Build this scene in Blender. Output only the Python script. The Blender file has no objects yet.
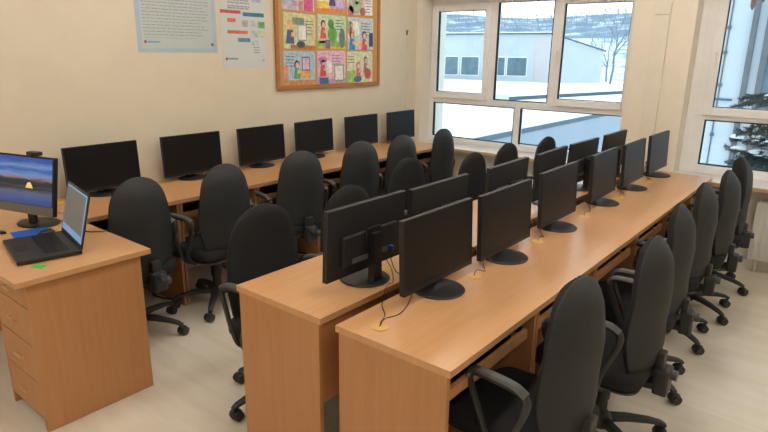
import bpy, bmesh, math, random
from mathutils import Vector, Matrix
S = bpy.context.scene
COL = S.collection
PI = math.pi
rnd = random.Random(7)

# ------------------------------------------------------------------ materials
def _new(name):
    m = bpy.data.materials.new(name); m.use_nodes = True
    nt = m.node_tree; b = nt.nodes['Principled BSDF']
    return m, nt, b
def lin(c):
    return tuple(((v/255)/12.92 if v/255 <= .04045 else ((v/255+.055)/1.055)**2.4) for v in c)
def mat(name, rgb, rough=.6, noise=.06, scale=30., metal=0., bump=0., spec=.5):
    """plain procedural surface: base colour with a little noise variation"""
    m, nt, b = _new(name)
    b.inputs['Roughness'].default_value = rough
    b.inputs['Metallic'].default_value = metal
    b.inputs['Specular IOR Level'].default_value = spec
    c = lin(rgb)
    tc = nt.nodes.new('ShaderNodeTexCoord')
    n = nt.nodes.new('ShaderNodeTexNoise'); n.inputs['Scale'].default_value = scale; n.inputs['Detail'].default_value = 3
    nt.links.new(tc.outputs['Object'], n.inputs['Vector'])
    r = nt.nodes.new('ShaderNodeValToRGB')
    r.color_ramp.elements[0].position = .3; r.color_ramp.elements[1].position = .7
    r.color_ramp.elements[0].color = tuple(v*(1-noise) for v in c)+(1,)
    r.color_ramp.elements[1].color = tuple(min(1, v*(1+noise)) for v in c)+(1,)
    nt.links.new(n.outputs['Fac'], r.inputs['Fac'])
    nt.links.new(r.outputs['Color'], b.inputs['Base Color'])
    if bump:
        bp = nt.nodes.new('ShaderNodeBump'); bp.inputs['Strength'].default_value = bump; bp.inputs['Distance'].default_value = .002
        nt.links.new(n.outputs['Fac'], bp.inputs['Height']); nt.links.new(bp.outputs['Normal'], b.inputs['Normal'])
    return m
def wood(name, dark, light, axis, rough=.38):
    m, nt, b = _new(name)
    b.inputs['Roughness'].default_value = rough
    add = nt.nodes.new('ShaderNodeNewGeometry')
    mp = nt.nodes.new('ShaderNodeMapping')
    sc = [38., 38., 38.]; sc[axis] = 2.2
    mp.inputs['Scale'].default_value = sc
    nt.links.new(add.outputs['Position'], mp.inputs['Vector'])
    n = nt.nodes.new('ShaderNodeTexNoise'); n.inputs['Scale'].default_value = 1.; n.inputs['Detail'].default_value = 5; n.inputs['Distortion'].default_value = .6
    nt.links.new(mp.outputs['Vector'], n.inputs['Vector'])
    r = nt.nodes.new('ShaderNodeValToRGB')
    r.color_ramp.elements[0].position = .25; r.color_ramp.elements[1].position = .75
    r.color_ramp.elements[0].color = lin(dark)+(1,); r.color_ramp.elements[1].color = lin(light)+(1,)
    nt.links.new(n.outputs['Fac'], r.inputs['Fac']); nt.links.new(r.outputs['Color'], b.inputs['Base Color'])
    return m
def emis(name, rgb, strength):
    m, nt, b = _new(name)
    b.inputs['Base Color'].default_value = lin(rgb)+(1,)
    b.inputs['Emission Color'].default_value = lin(rgb)+(1,)
    b.inputs['Emission Strength'].default_value = strength
    return m
def glass_mat():
    m, nt, b = _new('window glass'); nt.nodes.remove(b)
    out = nt.nodes['Material Output']
    t = nt.nodes.new('ShaderNodeBsdfTransparent'); t.inputs['Color'].default_value = (.93, .985, 1., 1)
    g = nt.nodes.new('ShaderNodeBsdfGlossy'); g.inputs['Roughness'].default_value = .02
    f = nt.nodes.new('ShaderNodeFresnel'); f.inputs['IOR'].default_value = 1.45
    mx = nt.nodes.new('ShaderNodeMixShader')
    nt.links.new(f.outputs[0], mx.inputs[0]); nt.links.new(t.outputs[0], mx.inputs[1]); nt.links.new(g.outputs[0], mx.inputs[2])
    nt.links.new(mx.outputs[0], out.inputs['Surface'])
    return m

M = dict(
    wall=mat('painted plaster', (228, 219, 199), .8, .02, 6),
    wall_lit=mat('painted plaster lit copy', (241, 234, 220), .8, .02, 6),  # same wall paint, lightened to stand in for more light on the window side
    ceil=mat('white ceiling paint', (235, 232, 222), .9, .02, 5),
    duct=mat('cream duct plastic', (236, 231, 217), .5, .02, 8),
    pvc=mat('white window plastic', (244, 246, 248), .38, .02, 10),
    gasket=mat('black rubber gasket', (28, 36, 44), .7),
    sill=mat('pale stone sill', (222, 220, 216), .3, .04, 20),
    silledge=mat('beige sill edge', (205, 172, 120), .4, .05, 20),
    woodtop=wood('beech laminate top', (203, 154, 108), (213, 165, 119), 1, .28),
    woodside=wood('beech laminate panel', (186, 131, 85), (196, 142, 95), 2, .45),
    woodedge=mat('beech edge band', (184, 134, 84), .5, .05, 40),
    grommet=mat('yellow plastic grommet', (218, 174, 92), .45, .05),
    fabric=mat('charcoal fabric', (43, 44, 46), .92, .18, 220, bump=.4, spec=.2),
    plastic=mat('black chair plastic', (46, 47, 48), .5, .08, 60),
    padgrey=mat('worn grey armrest plastic', (74, 76, 77), .42, .08, 50),
    shell=mat('dark back shell', (43, 45, 47), .6, .08, 90, bump=.15, spec=.35),
    gas=mat('black gas column', (34, 34, 36), .4, .05),
    mon=mat('black monitor plastic', (28, 28, 30), .45, .05, 60),
    monfront=mat('dark monitor panel', (20, 20, 22), .4, .03, 40, spec=.3),
    monback=mat('matt monitor back', (36, 37, 40), .55, .06, 70),
    cable=mat('black cable rubber', (18, 18, 19), .55, .05),
    conn=mat('grey connector', (96, 96, 100), .5, .05),
    blueplug=mat('blue video plug', (40, 70, 150), .5, .05),
    silver=mat('grey silver chin', (112, 108, 102), .42, .04),
    laptop=mat('black laptop plastic', (34, 34, 36), .42, .05, 60),
    keys=mat('laptop keys', (20, 20, 22), .5, .05),
    bluepad=mat('blue mouse pad', (24, 96, 196), .7, .05, 60),
    green=mat('green paper note', (70, 190, 80), .7, .05),
    steel=mat('brushed handle metal', (150, 140, 125), .35, .04, 40, metal=.8),
    radiator=mat('white radiator enamel', (226, 228, 222), .35, .02),
    cork=mat('cork', (205, 160, 100), .9, .22, 160, bump=.4),
    corkframe=wood('cork board frame wood', (170, 112, 60), (190, 132, 76), 1, .5),
    paper=mat('poster paper', (196, 208, 210), .55, .02, 4),
    paperwhite=mat('poster paper pale', (214, 220, 220), .55, .02, 4),
    postblue=mat('poster blue border', (178, 200, 216), .55, .03, 6),
    ink=mat('grey ink', (158, 166, 172), .7, .1, 50),
    inkred=mat('red ink', (204, 166, 162), .7, .1, 50),
    glass=glass_mat(),
    lamp=emis('ceiling lamp diffuser', (255, 245, 233), 13.0),
    lampbody=mat('white lamp housing', (230, 230, 226), .4, .02),
    snow=mat('fresh snow', (240, 246, 250), .9, .03, 2.),
    farwall=mat('pale blue render', (188, 195, 202), .9, .03, 1.),
    farpink=mat('pale pink render', (198, 190, 192), .9, .03, 1.),
    fargate=mat('far window glass', (88, 116, 130), .25, .2, 1.5),
    fargrey=mat('roof edge sheet', (74, 94, 110), .6, .1, 3.),
    wingwall=mat('bluish grey render', (150, 160, 170), .9, .04, .6),
    woods=mat('distant leafless woods', (150, 168, 184), .9, .2, 2),
    bark=mat('bare bark', (112, 126, 142), .9, .2, 20),
    neighbour=mat('pale neighbour render', (184, 195, 204), .9, .03, 1.2),
    pipe=mat('dark downpipe', (88, 96, 106), .5, .1, 6),
    brown=mat('weathered brown wall', (96, 92, 90), .9, .2, 4),
    needle=mat('spruce needles', (40, 62, 58), .8, .25, 40),
    sprucebark=mat('spruce bark', (70, 60, 54), .9, .25, 30),
    cone=mat('spruce cone', (120, 84, 70), .8, .2, 90),
)
def floor_mat():
    m, nt, b = _new('beige linoleum')
    b.inputs['Roughness'].default_value = .36
    tc = nt.nodes.new('ShaderNodeTexCoord'); mp = nt.nodes.new('ShaderNodeMapping')
    mp.inputs['Scale'].default_value = (1.2, 7., 1.); mp.inputs['Rotation'].default_value = (0, 0, .25)
    n = nt.nodes.new('ShaderNodeTexNoise'); n.inputs['Scale'].default_value = 1.6; n.inputs['Detail'].default_value = 6; n.inputs['Distortion'].default_value = .8
    r = nt.nodes.new('ShaderNodeValToRGB')
    r.color_ramp.elements[0].position = .3; r.color_ramp.elements[1].position = .72
    r.color_ramp.elements[0].color = lin((214, 205, 188))+(1,); r.color_ramp.elements[1].color = lin((228, 220, 207))+(1,)
    nt.links.new(tc.outputs['Object'], mp.inputs['Vector']); nt.links.new(mp.outputs['Vector'], n.inputs['Vector'])
    nt.links.new(n.outputs['Fac'], r.inputs['Fac']); nt.links.new(r.outputs['Color'], b.inputs['Base Color'])
    return m
def hill_mat():
    m, nt, b = _new('snowy wooded hillside'); b.inputs['Roughness'].default_value = .95
    tc = nt.nodes.new('ShaderNodeTexCoord'); mp = nt.nodes.new('ShaderNodeMapping'); mp.inputs['Scale'].default_value = (.09, .05, .5)
    n = nt.nodes.new('ShaderNodeTexNoise'); n.inputs['Scale'].default_value = 1.3; n.inputs['Detail'].default_value = 8; n.inputs['Roughness'].default_value = .7
    r = nt.nodes.new('ShaderNodeValToRGB')
    r.color_ramp.elements[0].position = .42; r.color_ramp.elements[1].position = .56
    r.color_ramp.elements[0].color = lin((98, 122, 140))+(1,); r.color_ramp.elements[1].color = lin((206, 216, 224))+(1,)
    nt.links.new(tc.outputs['Object'], mp.inputs['Vector']); nt.links.new(mp.outputs['Vector'], n.inputs['Vector'])
    sp = nt.nodes.new('ShaderNodeSeparateXYZ'); nt.links.new(tc.outputs['Object'], sp.inputs[0])
    mr = nt.nodes.new('ShaderNodeMapRange'); mr.inputs['From Min'].default_value = 4.; mr.inputs['From Max'].default_value = 7.; mr.inputs['To Min'].default_value = .05; mr.inputs['To Max'].default_value = -.075
    nt.links.new(sp.outputs['Z'], mr.inputs['Value'])
    ad = nt.nodes.new('ShaderNodeMath'); nt.links.new(n.outputs['Fac'], ad.inputs[0]); nt.links.new(mr.outputs[0], ad.inputs[1])
    nt.links.new(ad.outputs[0], r.inputs['Fac']); nt.links.new(r.outputs['Color'], b.inputs['Base Color'])
    return m
def wallpaper_mat():
    """a picture shown on the monitor: evening sky, dark ridge, lake with a small lit dome"""
    m, nt, b = _new('lit desktop picture')
    b.inputs['Roughness'].default_value = .25; b.inputs['Base Color'].default_value = (.01, .01, .012, 1)
    tc = nt.nodes.new('ShaderNodeTexCoord'); sp = nt.nodes.new('ShaderNodeSeparateXYZ')
    nt.links.new(tc.outputs['Generated'], sp.inputs[0])
    n = nt.nodes.new('ShaderNodeTexNoise'); n.inputs['Scale'].default_value = 4; n.inputs['Detail'].default_value = 5
    mp = nt.nodes.new('ShaderNodeMapping'); mp.inputs['Scale'].default_value = (1., 1., 3.); mp.inputs['Rotation'].default_value = (0, .5, 0)
    nt.links.new(tc.outputs['Generated'], mp.inputs['Vector']); nt.links.new(mp.outputs['Vector'], n.inputs['Vector'])
    ma = nt.nodes.new('ShaderNodeMath'); ma.operation = 'MULTIPLY_ADD'
    nt.links.new(n.outputs['Fac'], ma.inputs[0]); ma.inputs[1].default_value = .17
    nt.links.new(sp.outputs['Z'], ma.inputs[2])
    r = nt.nodes.new('ShaderNodeValToRGB'); cr = r.color_ramp
    pts = [(0.0, (34, 52, 104)), (.2, (60, 84, 146)), (.34, (96, 98, 132)), (.43, (30, 36, 50)), (.47, (58, 62, 76)), (.50, (26, 28, 36)), (.60, (40, 44, 54)), (.64, (150, 120, 130)), (.72, (110, 150, 200)), (.82, (40, 92, 178)), (.9, (120, 150, 200)), (1.0, (36, 84, 168))]
    while len(cr.elements) < len(pts): cr.elements.new(.5)
    for e, (p, c) in zip(cr.elements, pts): e.position = p; e.color = lin(c)+(1,)
    nt.links.new(ma.outputs[0], r.inputs['Fac'])
    nt.links.new(r.outputs['Color'], b.inputs['Emission Color']); b.inputs['Emission Strength'].default_value = .8
    return m
M['floor'] = floor_mat(); M['hill'] = hill_mat(); M['wallpaper'] = wallpaper_mat()
M['laptopscreen'] = emis('lit laptop window', (112, 112, 110), .36)
M['laptopbar'] = emis('lit laptop window edge', (120, 164, 214), .5)
M['dome'] = emis('lit dome', (226, 190, 110), .6)
_cm = {}
def cmat(rgb):
    if rgb not in _cm: _cm[rgb] = mat('print %d %d %d' % rgb, rgb, .6, .22, 28)
    return _cm[rgb]

# ------------------------------------------------------------------ mesh builder
class MB:
    def __init__(s): s.bm = bmesh.new(); s.mats = []
    def mi(s, m):
        if m is None: return 0
        if m not in s.mats: s.mats.append(m)
        return s.mats.index(m)
    def box(s, x0, x1, y0, y1, z0, z1, m=None, bev=0., mt=None):
        vs = [s.bm.verts.new((x, y, z)) for x in (x0, x1) for y in (y0, y1) for z in (z0, z1)]
        idx = [(0,1,3,2),(4,6,7,5),(0,4,5,1),(2,3,7,6),(0,2,6,4),(1,5,7,3)]
        k = s.mi(m); fs = []
        for i in idx:
            f = s.bm.faces.new([vs[j] for j in i]); f.material_index = k; fs.append(f)
        if bev:
            es = list({e for f in fs for e in f.edges})
            r = bmesh.ops.bevel(s.bm, geom=es, offset=bev, segments=2, affect='EDGES', profile=.6, material=-1)
            vs = list({v for f in r['faces'] for v in f.verts} | {v for v in vs if v.is_valid})
        if mt is not None: bmesh.ops.transform(s.bm, matrix=mt, verts=[v for v in vs if v.is_valid])
        return s
    def loft(s, rings, m=None, cap=True, closed=True):
        k = s.mi(m); R = [[s.bm.verts.new(p) for p in r] for r in rings]; n = len(R[0])
        for a, b in zip(R[:-1], R[1:]):
            for i in range(n if closed else n-1):
                j = (i+1) % n
                s.bm.faces.new((a[i], a[j], b[j], b[i])).material_index = k
        if cap and closed:
            s.bm.faces.new(R[0][::-1]).material_index = k; s.bm.faces.new(R[-1]).material_index = k
        return s
    def tube(s, path, r, m=None, seg=8, flat=1.):
        path = [Vector(p) for p in path]; rs = r if isinstance(r, (list, tuple)) else [r]*len(path)
        rings = []; up = None
        for i, p in enumerate(path):
            d = (path[min(i+1, len(path)-1)]-path[max(i-1, 0)]).normalized()
            if up is None: up = Vector((0, 0, 1)) if abs(d.z) < .9 else Vector((1, 0, 0))
            u = (up-d*up.dot(d)).normalized(); v = d.cross(u); up = u
            rings.append([p+(u*math.cos(t)+v*math.sin(t)*flat)*rs[i] for t in [2*PI*k/seg for k in range(seg)]])
        return s.loft(rings, m)
    def cyl(s, p0, p1, r0, r1=None, m=None, seg=20):
        p0 = Vector(p0); p1 = Vector(p1); d = (p1-p0).normalized()
        u = Vector((1, 0, 0)) if abs(d.x) < .9 else Vector((0, 1, 0)); u = (u-d*u.dot(d)).normalized(); v = d.cross(u)
        r1 = r0 if r1 is None else r1
        return s.loft([[p+(u*math.cos(t)+v*math.sin(t))*r for t in [2*PI*k/seg for k in range(seg)]] for p, r in ((p0, r0), (p1, r1))], m)
    def lathe(s, prof, c=(0, 0, 0), m=None, seg=28, sx=1., sy=1.):
        return s.loft([[(c[0]+sx*r*math.cos(2*PI*k/seg), c[1]+sy*r*math.sin(2*PI*k/seg), c[2]+z) for k in range(seg)] for r, z in prof], m)
    def poly(s, pts, m=None):
        s.bm.faces.new([s.bm.verts.new(p) for p in pts]).material_index = s.mi(m); return s
    def build(s, name, m=None, parent=None, smooth=False, loc=None):
        if m is not None and not s.mats: s.mats = [m]
        bmesh.ops.recalc_face_normals(s.bm, faces=s.bm.faces[:])
        me = bpy.data.meshes.new(name); s.bm.to_mesh(me); s.bm.free()
        for q in s.mats: me.materials.append(q)
        if smooth:
            for f in me.polygons: f.use_smooth = True
            try: me.set_sharp_from_angle(angle=math.radians(40))
            except Exception: pass
        o = bpy.data.objects.new(name, me); COL.objects.link(o)
        if parent is not None: o.parent = parent
        if loc is not None: o.location = loc
        return o
def empty(name, loc=(0, 0, 0), rz=0.):
    o = bpy.data.objects.new(name, None); COL.objects.link(o); o.empty_display_size = .1
    o.location = loc; o.rotation_euler = (0, 0, rz); return o
def tag(o, label=None, cat=None, group=None, kind=None):
    if label: o['label'] = label
    if cat: o['category'] = cat
    if group: o['group'] = group
    if kind: o['kind'] = kind
    return o
def copy_tree(o, parent=None):
    c = o.copy(); COL.objects.link(c)
    if parent is not None: c.parent = parent
    for ch in [x for x in list(COL.objects) if x.parent == o]: copy_tree(ch, c)
    return c
def struct(name, mb, m=None, **k):
    return tag(mb.build(name, m, **k), kind='structure')
def bez(pts, n=8):
    """Catmull-Rom through points"""
    P = [Vector(p) for p in pts]; P = [P[0]*2-P[1]]+P+[P[-1]*2-P[-2]]; out = []
    for i in range(1, len(P)-2):
        for k in range(n):
            t = k/n; a, b, c, d = P[i-1], P[i], P[i+1], P[i+2]
            out.append(.5*((2*b)+(c-a)*t+(2*a-5*b+4*c-d)*t*t+(-a+3*b-3*c+d)*t**3))
    out.append(P[-2]); return out

# ------------------------------------------------------------------ room shell
XL, XR, YB, YW, H = -3.92, 2.3, -2.6, 5.40, 3.0      # left / right / back / window walls, ceiling
YP = 5.58                                            # window frame front plane
YO = 5.80                                            # outside face of the wall
struct('floor', MB().box(XL-.3, XR+.3, YB-.3, YO, -.12, 0), M['floor'])
struct('ceiling', MB().box(XL-.3, XR+.3, YB-.3, YO, H, H+.12), M['ceil'])
struct('wall_left', MB().box(XL-.25, XL, YB-.3, YO, 0, H), M['wall'])
struct('wall_right', MB().box(XR, XR+.25, YB-.3, YO, 0, H), M['wall'])
struct('wall_back', MB().box(XL, XR, YB-.25, YB, 0, H), M['wall'])
ZS = .70; ZT = 2.25
W1 = (-3.85, -1.645); W2 = (-1.158, 1.15)            # the two window openings
w = MB()
w.box(XL, XR, YW, YO, 0, ZS-.03)
w.box(XL, XR, YW, YO, ZT, H)
w.box(XL, W1[0], YW, YO, ZS-.03, ZT)
w.box(W1[1], W2[0], YW, YO, ZS-.03, ZT)
w.box(W2[1], XR, YW, YO, ZS-.03, ZT)
w.box(W1[0], -3.80, 5.66, YO, ZS, ZT)
struct('wall_window_side', w, M['wall_lit'])
struct('trim_1', MB().box(-1.468, -1.348, YW-.035, YW, .745, 2.0, bev=.004).box(-1.468, -1.348, YW-.035, YW, 2.003, H-.002, bev=.004), M['duct'])
struct('baseboard_left', MB().box(XL, XL+.012, YB, YW, 0, .08), M['duct'])
struct('baseboard_window_side', MB().box(XL+.012, XR, YW-.012, YW, 0, .08), M['duct'])
for i, (a, b) in enumerate((W1, W2)):
    q = MB(); a0 = XL+.001 if i == 0 else -1.3; b0 = -1.45 if i == 0 else 1.4
    q.box(a0, b0, 5.245, YW-.001, ZS-.03, ZS, M['sill'], bev=.006)
    q.box(a+.001, b-.001, YW, YP+.02, ZS-.03, ZS, M['sill'])
    q.box(a0+.002, b0-.002, 5.240, 5.246, ZS-.032, ZS-.004, M['silledge'])
    struct('trim_%d' % (i+2), q)

def frame_rect(mb, x0, x1, z0, z1, w_, y0, y1, bev=.006):
    mb.box(x0, x0+w_, y0, y1, z0, z1, bev=bev); mb.box(x1-w_, x1, y0, y1, z0, z1, bev=bev)
    mb.box(x0+w_, x1-w_, y0, y1, z0, z0+w_, bev=bev); mb.box(x0+w_, x1-w_, y0, y1, z1-w_, z1, bev=bev)
def gasket_rect(mb, x0, x1, z0, z1, y0, y1, t=.0045):
    frame_rect(mb, x0-t, x1+t, z0-t, z1+t, t*2, y0, y1, 0)
def window(n, outer, sashes, fixed, bars):
    """outer frame (part), opening sashes (parts with their pane), fixed panes"""
    x0, x1, z0, z1 = outer
    r = empty('window_%d' % n, ((x0+x1)/2, YP, z0)); r['kind'] = 'structure'
    L = Vector((-(x0+x1)/2, -YP, -z0))
    f = MB(); frame_rect(f, x0, x1, z0, z1, .055, YP, YP+.07)
    for q, b in enumerate(bars): f.box(b[0], b[1], YP+.0009*(q+1), YP+.07+.0009*(q+1), b[2], b[3], bev=.006)
    o = f.build('window_frame', M['pvc'], r, loc=L)
    for (a, b, c, d, w_) in sashes:        # glass rectangle and stile width
        s = MB(); frame_rect(s, a-w_, b+w_, c-w_, d+w_, w_, YP-.018, YP+.05)
        so = s.build('window_sash', M['pvc'], r, loc=L)
        g = MB(); gasket_rect(g, a, b, c, d, YP-.006, YP+.03); g.build('gasket', M['gasket'], so)
        MB().box(a-.004, b+.004, YP+.012, YP+.02, c-.004, d+.004).build('window_pane', M['glass'], so)
        hx = a-w_*.5
        MB().box(hx-.014, hx+.014, YP-.026, YP-.018, (c+d)/2-.03, (c+d)/2+.03, bev=.003).box(hx-.009, hx+.009, YP-.045, YP-.026, (c+d)/2-.012, (c+d)/2+.012, bev=.002).box(hx-.009, hx+.009, YP-.055, YP-.043, (c+d)/2-.11, (c+d)/2+.012, bev=.003).build('window_handle', M['pvc'], so)
    for (a, b, c, d) in fixed:
        g = MB(); gasket_rect(g, a, b, c, d, YP+.008, YP+.04); g.build('gasket', M['gasket'], r, loc=L)
        MB().box(a-.004, b+.004, YP+.022, YP+.03, c-.004, d+.004).build('window_pane', M['glass'], r, loc=L)
    return r
k = YP/5.5
X = lambda x: x*k
Z = lambda z: 1.6725+(z-1.6725)*k
window(1, (W1[0]+.0005, -1.60, .7005, ZT-.0005),
       [(X(-3.70), X(-3.127), Z(1.262), Z(2.098), .068), (X(-2.296), X(-1.69), Z(1.259), Z(2.125), .068)],
       [(X(-2.99), X(-2.407), Z(1.213), Z(2.165)), (X(-3.735), X(-2.748), Z(.775), Z(1.138)), (X(-2.672), -1.67, Z(.785), Z(1.14))],
       [(W1[0]+.01, -1.62, 2.172, ZT-.01), (X(-3.06), X(-2.995), Z(1.18), ZT-.03), (X(-2.402), X(-2.36), Z(1.18), ZT-.03), (X(-3.76), -1.62, Z(1.143), Z(1.208)),
        (X(-2.743), X(-2.677), .72, Z(1.16)), (X(-3.76), -1.62, .72, Z(.772))])
window(2, (W2[0]+.0005, W2[1]-.0005, .7005, ZT-.0005),
       [(X(-.955), X(-.10), Z(1.270), Z(2.12), .07), (X(.08), X(.93), Z(1.270), Z(2.12), .07)],
       [(X(-.995), X(-.07), Z(.792), Z(1.160)), (X(.0), X(.97), Z(.792), Z(1.160))],
       [(X(-.06), X(-.005), .72, ZT-.03), (-1.12, 1.1, Z(1.166), Z(1.21)), (-1.12, 1.1, .72, Z(.787)), (-1.12, X(-1.0), .72, ZT-.03), (X(.97), 1.12, .72, ZT-.03)])

# ceiling lamps (above the frame of the photograph)
lamp0 = None
for i, (x, y) in enumerate([(x_, y_) for x_ in (-2.9, -1.15, .7) for y_ in (-.7, 1.9, 4.2)]):
    if lamp0 is None:
        lamp0 = empty('ceiling_lamp'); 
        MB().box(-.16, .16, -.64, .64, -.07, 0, bev=.01).build('lamp_housing', M['lampbody'], lamp0)
        MB().box(-.14, .14, -.62, .62, -.085, -.0702, bev=.006).build('lamp_diffuser', M['lamp'], lamp0)
        o = lamp0
    else: o = copy_tree(lamp0)
    o.location = (x, y, H-.002)
    tag(o, 'white fluorescent ceiling lamp above the computer desks', 'ceiling lamp', 'fluorescent ceiling lamps')

# ------------------------------------------------------------------ desks
TH = .74
def desk_proto(depth, width, modesty_bottom):
    """user side = +X, local origin at back-near corner on the floor"""
    r = empty('computer_desk')
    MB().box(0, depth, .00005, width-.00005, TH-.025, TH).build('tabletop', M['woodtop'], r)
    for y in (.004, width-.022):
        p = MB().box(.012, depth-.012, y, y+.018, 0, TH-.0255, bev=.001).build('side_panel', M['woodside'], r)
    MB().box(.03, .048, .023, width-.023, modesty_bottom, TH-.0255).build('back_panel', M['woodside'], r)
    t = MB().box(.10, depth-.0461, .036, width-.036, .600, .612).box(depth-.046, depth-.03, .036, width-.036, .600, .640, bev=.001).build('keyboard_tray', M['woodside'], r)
    for y in (.0235, width-.0335): MB().box(.12, depth-.06, y, y+.010, .60, .635).build('drawer_runner', M['gas'], t)
    g = MB().lathe([(.030, TH), (.030, TH+.002), (.024, TH+.0035), (.001, TH+.0035)], (.13, .09, 0)).build('cable_grommet', M['grommet'], r, smooth=True)
    g['label'] = 'yellow plastic cable grommet'
    return r
NW = .645; ORD = ['first', 'second', 'third', 'fourth', 'fifth', 'sixth']
def desk_row(x, y0, depth, width, flip, labels, grp, zb):
    p = desk_proto(depth, width, zb)
    for i in range(6):
        o = p if i == 0 else copy_tree(p)
        if flip: o.location = (x, y0+width*(i+1), 0); o.rotation_euler = (0, 0, PI)
        else: o.location = (x, y0+width*i, 0)
        tag(o, labels[i], 'desk', grp)
X3L, X3R, X2L, X2R, X1F = -1.306, -.824, -1.868, -1.382, -3.2975
Y23 = 1.358; Y1 = 1.376; N1 = .63
desk_row(X3L, Y23, X3R-X3L, NW, False,
         ['beech computer desk at the near end of the row beside the open floor'] +
         ['beech computer desk, %s from the near end of the row beside the open floor' % ORD[i] for i in range(1, 5)] +
         ['beech computer desk of the open floor row touching the window sill'], 'desks of the row beside the open floor', .36)
desk_row(X2R, Y23, X2R-X2L, NW, True,
         ['beech computer desk at the near end of the middle row, bare end panel in front'] +
         ['beech computer desk, %s from the near end of the middle row' % ORD[i] for i in range(1, 5)] +
         ['beech computer desk of the middle row touching the window sill'], 'desks of the middle row', .36)
desk_row(XL+.004, Y1, X1F-XL-.004, N1, False,
         ['beech computer desk along the poster wall, closest to the laptop desk'] +
         ['beech computer desk along the poster wall, %s from the laptop desk' % ORD[i] for i in range(1, 5)] +
         ['beech computer desk along the poster wall in the corner by the window'], 'desks along the poster wall', .30)

# teacher's desk
t = empty('teacher_desk', (-2.554, .775, 0))
tag(t, 'beech desk with drawers carrying the laptop and the lit monitor', 'desk')
TW = 1.32
MB().box(-TW, 0, 0, .598, TH-.025, TH, bev=.0015).build('tabletop', M['woodtop'], t)
MB().box(-.045, -.027, .045, .555, 0, TH-.0255, bev=.001).build('side_panel', M['woodside'], t)
MB().box(-TW+.012, -TW+.03, .02, .575, 0, TH-.0255, bev=.001).build('side_panel', M['woodside'], t)
MB().box(-TW+.031, -.046, .53, .548, .25, TH-.0255).build('back_panel', M['woodside'], t)
MB().box(-.42, -.402, .046, .529, 0.0, TH-.0255).build('pedestal_panel', M['woodside'], t)
for i, (za, zb) in enumerate(((.60, .708), (.42, .594), (.24, .414), (.06, .234))):
    d = MB().box(-.400, -.0465, .046, .062, za, zb, bev=.0015).box(-.395, -.055, .062, .5, za+.01, zb-.03).build('drawer', M['woodside'], t)
    MB().tube([(-.26, .047, (za+zb)/2), (-.26, .030, (za+zb)/2), (-.18, .030, (za+zb)/2), (-.18, .047, (za+zb)/2)], .004, M['silledge']).build('drawer_handle', M['silledge'], d, smooth=True)

# keyboards lying on the trays
kp = empty('keyboard')
MB().box(-.075, .075, -.22, .22, 0, .016, bev=.005).build('keyboard_body', M['mon'], kp)
kk = MB()
for ix in range(5):
    for iy in range(19): kk.box(-.052+ix*.021, -.035+ix*.021, -.205+iy*.0217, -.187+iy*.0217, .0162, .021)
kk.build('keys', M['keys'], kp)
for i in range(12):
    o = kp if i == 0 else copy_tree(kp)
    q = i % 6
    if i < 6: o.location = (X3R-.14, Y23+NW*(q+.5), .6125)
    else: o.location = (X1F-.14, Y1+N1*(q+.5), .6125)
    tag(o, 'black keyboard on tray of the %s %s' % (ORD[q], 'open floor desk from the near end' if i < 6 else 'poster wall desk from the laptop'), 'keyboard', 'keyboards on the open floor row trays' if i < 6 else 'keyboards on the poster wall trays')

# ------------------------------------------------------------------ monitors
def mon_body(mb, m, w_=.49, h=.295, zc=.245):
    mb.box(-.008, .012, -w_/2, w_/2, zc-h/2, zc+h/2, m, bev=.003)
def monitor_proto(kind):
    """screen faces +X, origin at base centre on the table"""
    r = empty('computer_monitor')
    zc = {1: .184, 2: .199, 3: .193}[kind]; tilt = Matrix.Rotation(-math.radians(2.5), 4, 'Y')
    piv = Matrix.Translation((-.012, 0, zc))
    T = piv @ tilt @ piv.inverted()
    hb = MB(); hb.box(-.026, -.008, -.245, .245, zc-.1475, zc+.1475, bev=.003, mt=T)
    hb.box(-.046, -.026, -.17, .17, zc-.10, zc+.03, bev=.008, mt=T)
    o = hb.build('monitor_housing', M['monback'], r)
    MB().box(-.0562, -.0458, -.045, .045, zc-.045, zc+.045, bev=.004, mt=T).build('mount_plate', M['mon'], o)
    MB().box(-.0475, -.0462, -.14, .12, zc-.09, zc-.068, mt=T).build('connector_panel', M['conn'], o)
    MB().box(-.068, -.0477, -.126, -.114, zc-.092, zc-.068, mt=T).build('video_plug', M['blueplug'] if kind == 2 else M['conn'], o)
    b = MB(); b.box(-.008, -.0065, -.2445, .2445, zc-.147, zc+.147, mt=T)
    frame = MB()
    fr = [(-.245, -.239, zc-.1475, zc+.1475), (.239, .245, zc-.1475, zc+.1475), (-.239, .239, zc+.1415, zc+.1475), (-.239, .239, zc-.1475, zc-.131)]
    for (a, c, d, e) in fr: frame.box(-.0081, -.003, a, c, d, e, mt=T)
    frame.build('monitor_bezel', M['mon'], r)
    MB().box(-.0081, -.0045, -.2389, .2389, zc-.1309, zc+.1414, mt=T).build('monitor_screen', M['monfront'], r)
    nk = MB().loft([[(-.062+a*.018, b_*hw, z) for a, b_ in ((-1, -1), (1, -1), (1, 1), (-1, 1))] for z, hw in ((.010, .030), (.03, .024), (.15, .022), (zc+.02, .022))]).build('monitor_stand', M['mon'], r)
    nk.location = (0, 0, 0)
    if kind == 1: MB().lathe([(.108, 0), (.110, .004), (.103, .009), (.03, .013), (.001, .013)], (-.022, 0, 0), sx=.82, sy=1.05).build('monitor_base', M['mon'], r, smooth=True)
    else: MB().lathe([(.106, 0), (.109, .004), (.104, .009), (.05, .013), (.001, .014)], (-.005, 0, 0)).build('monitor_base', M['mon'], r, smooth=True)
    return r
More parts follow.
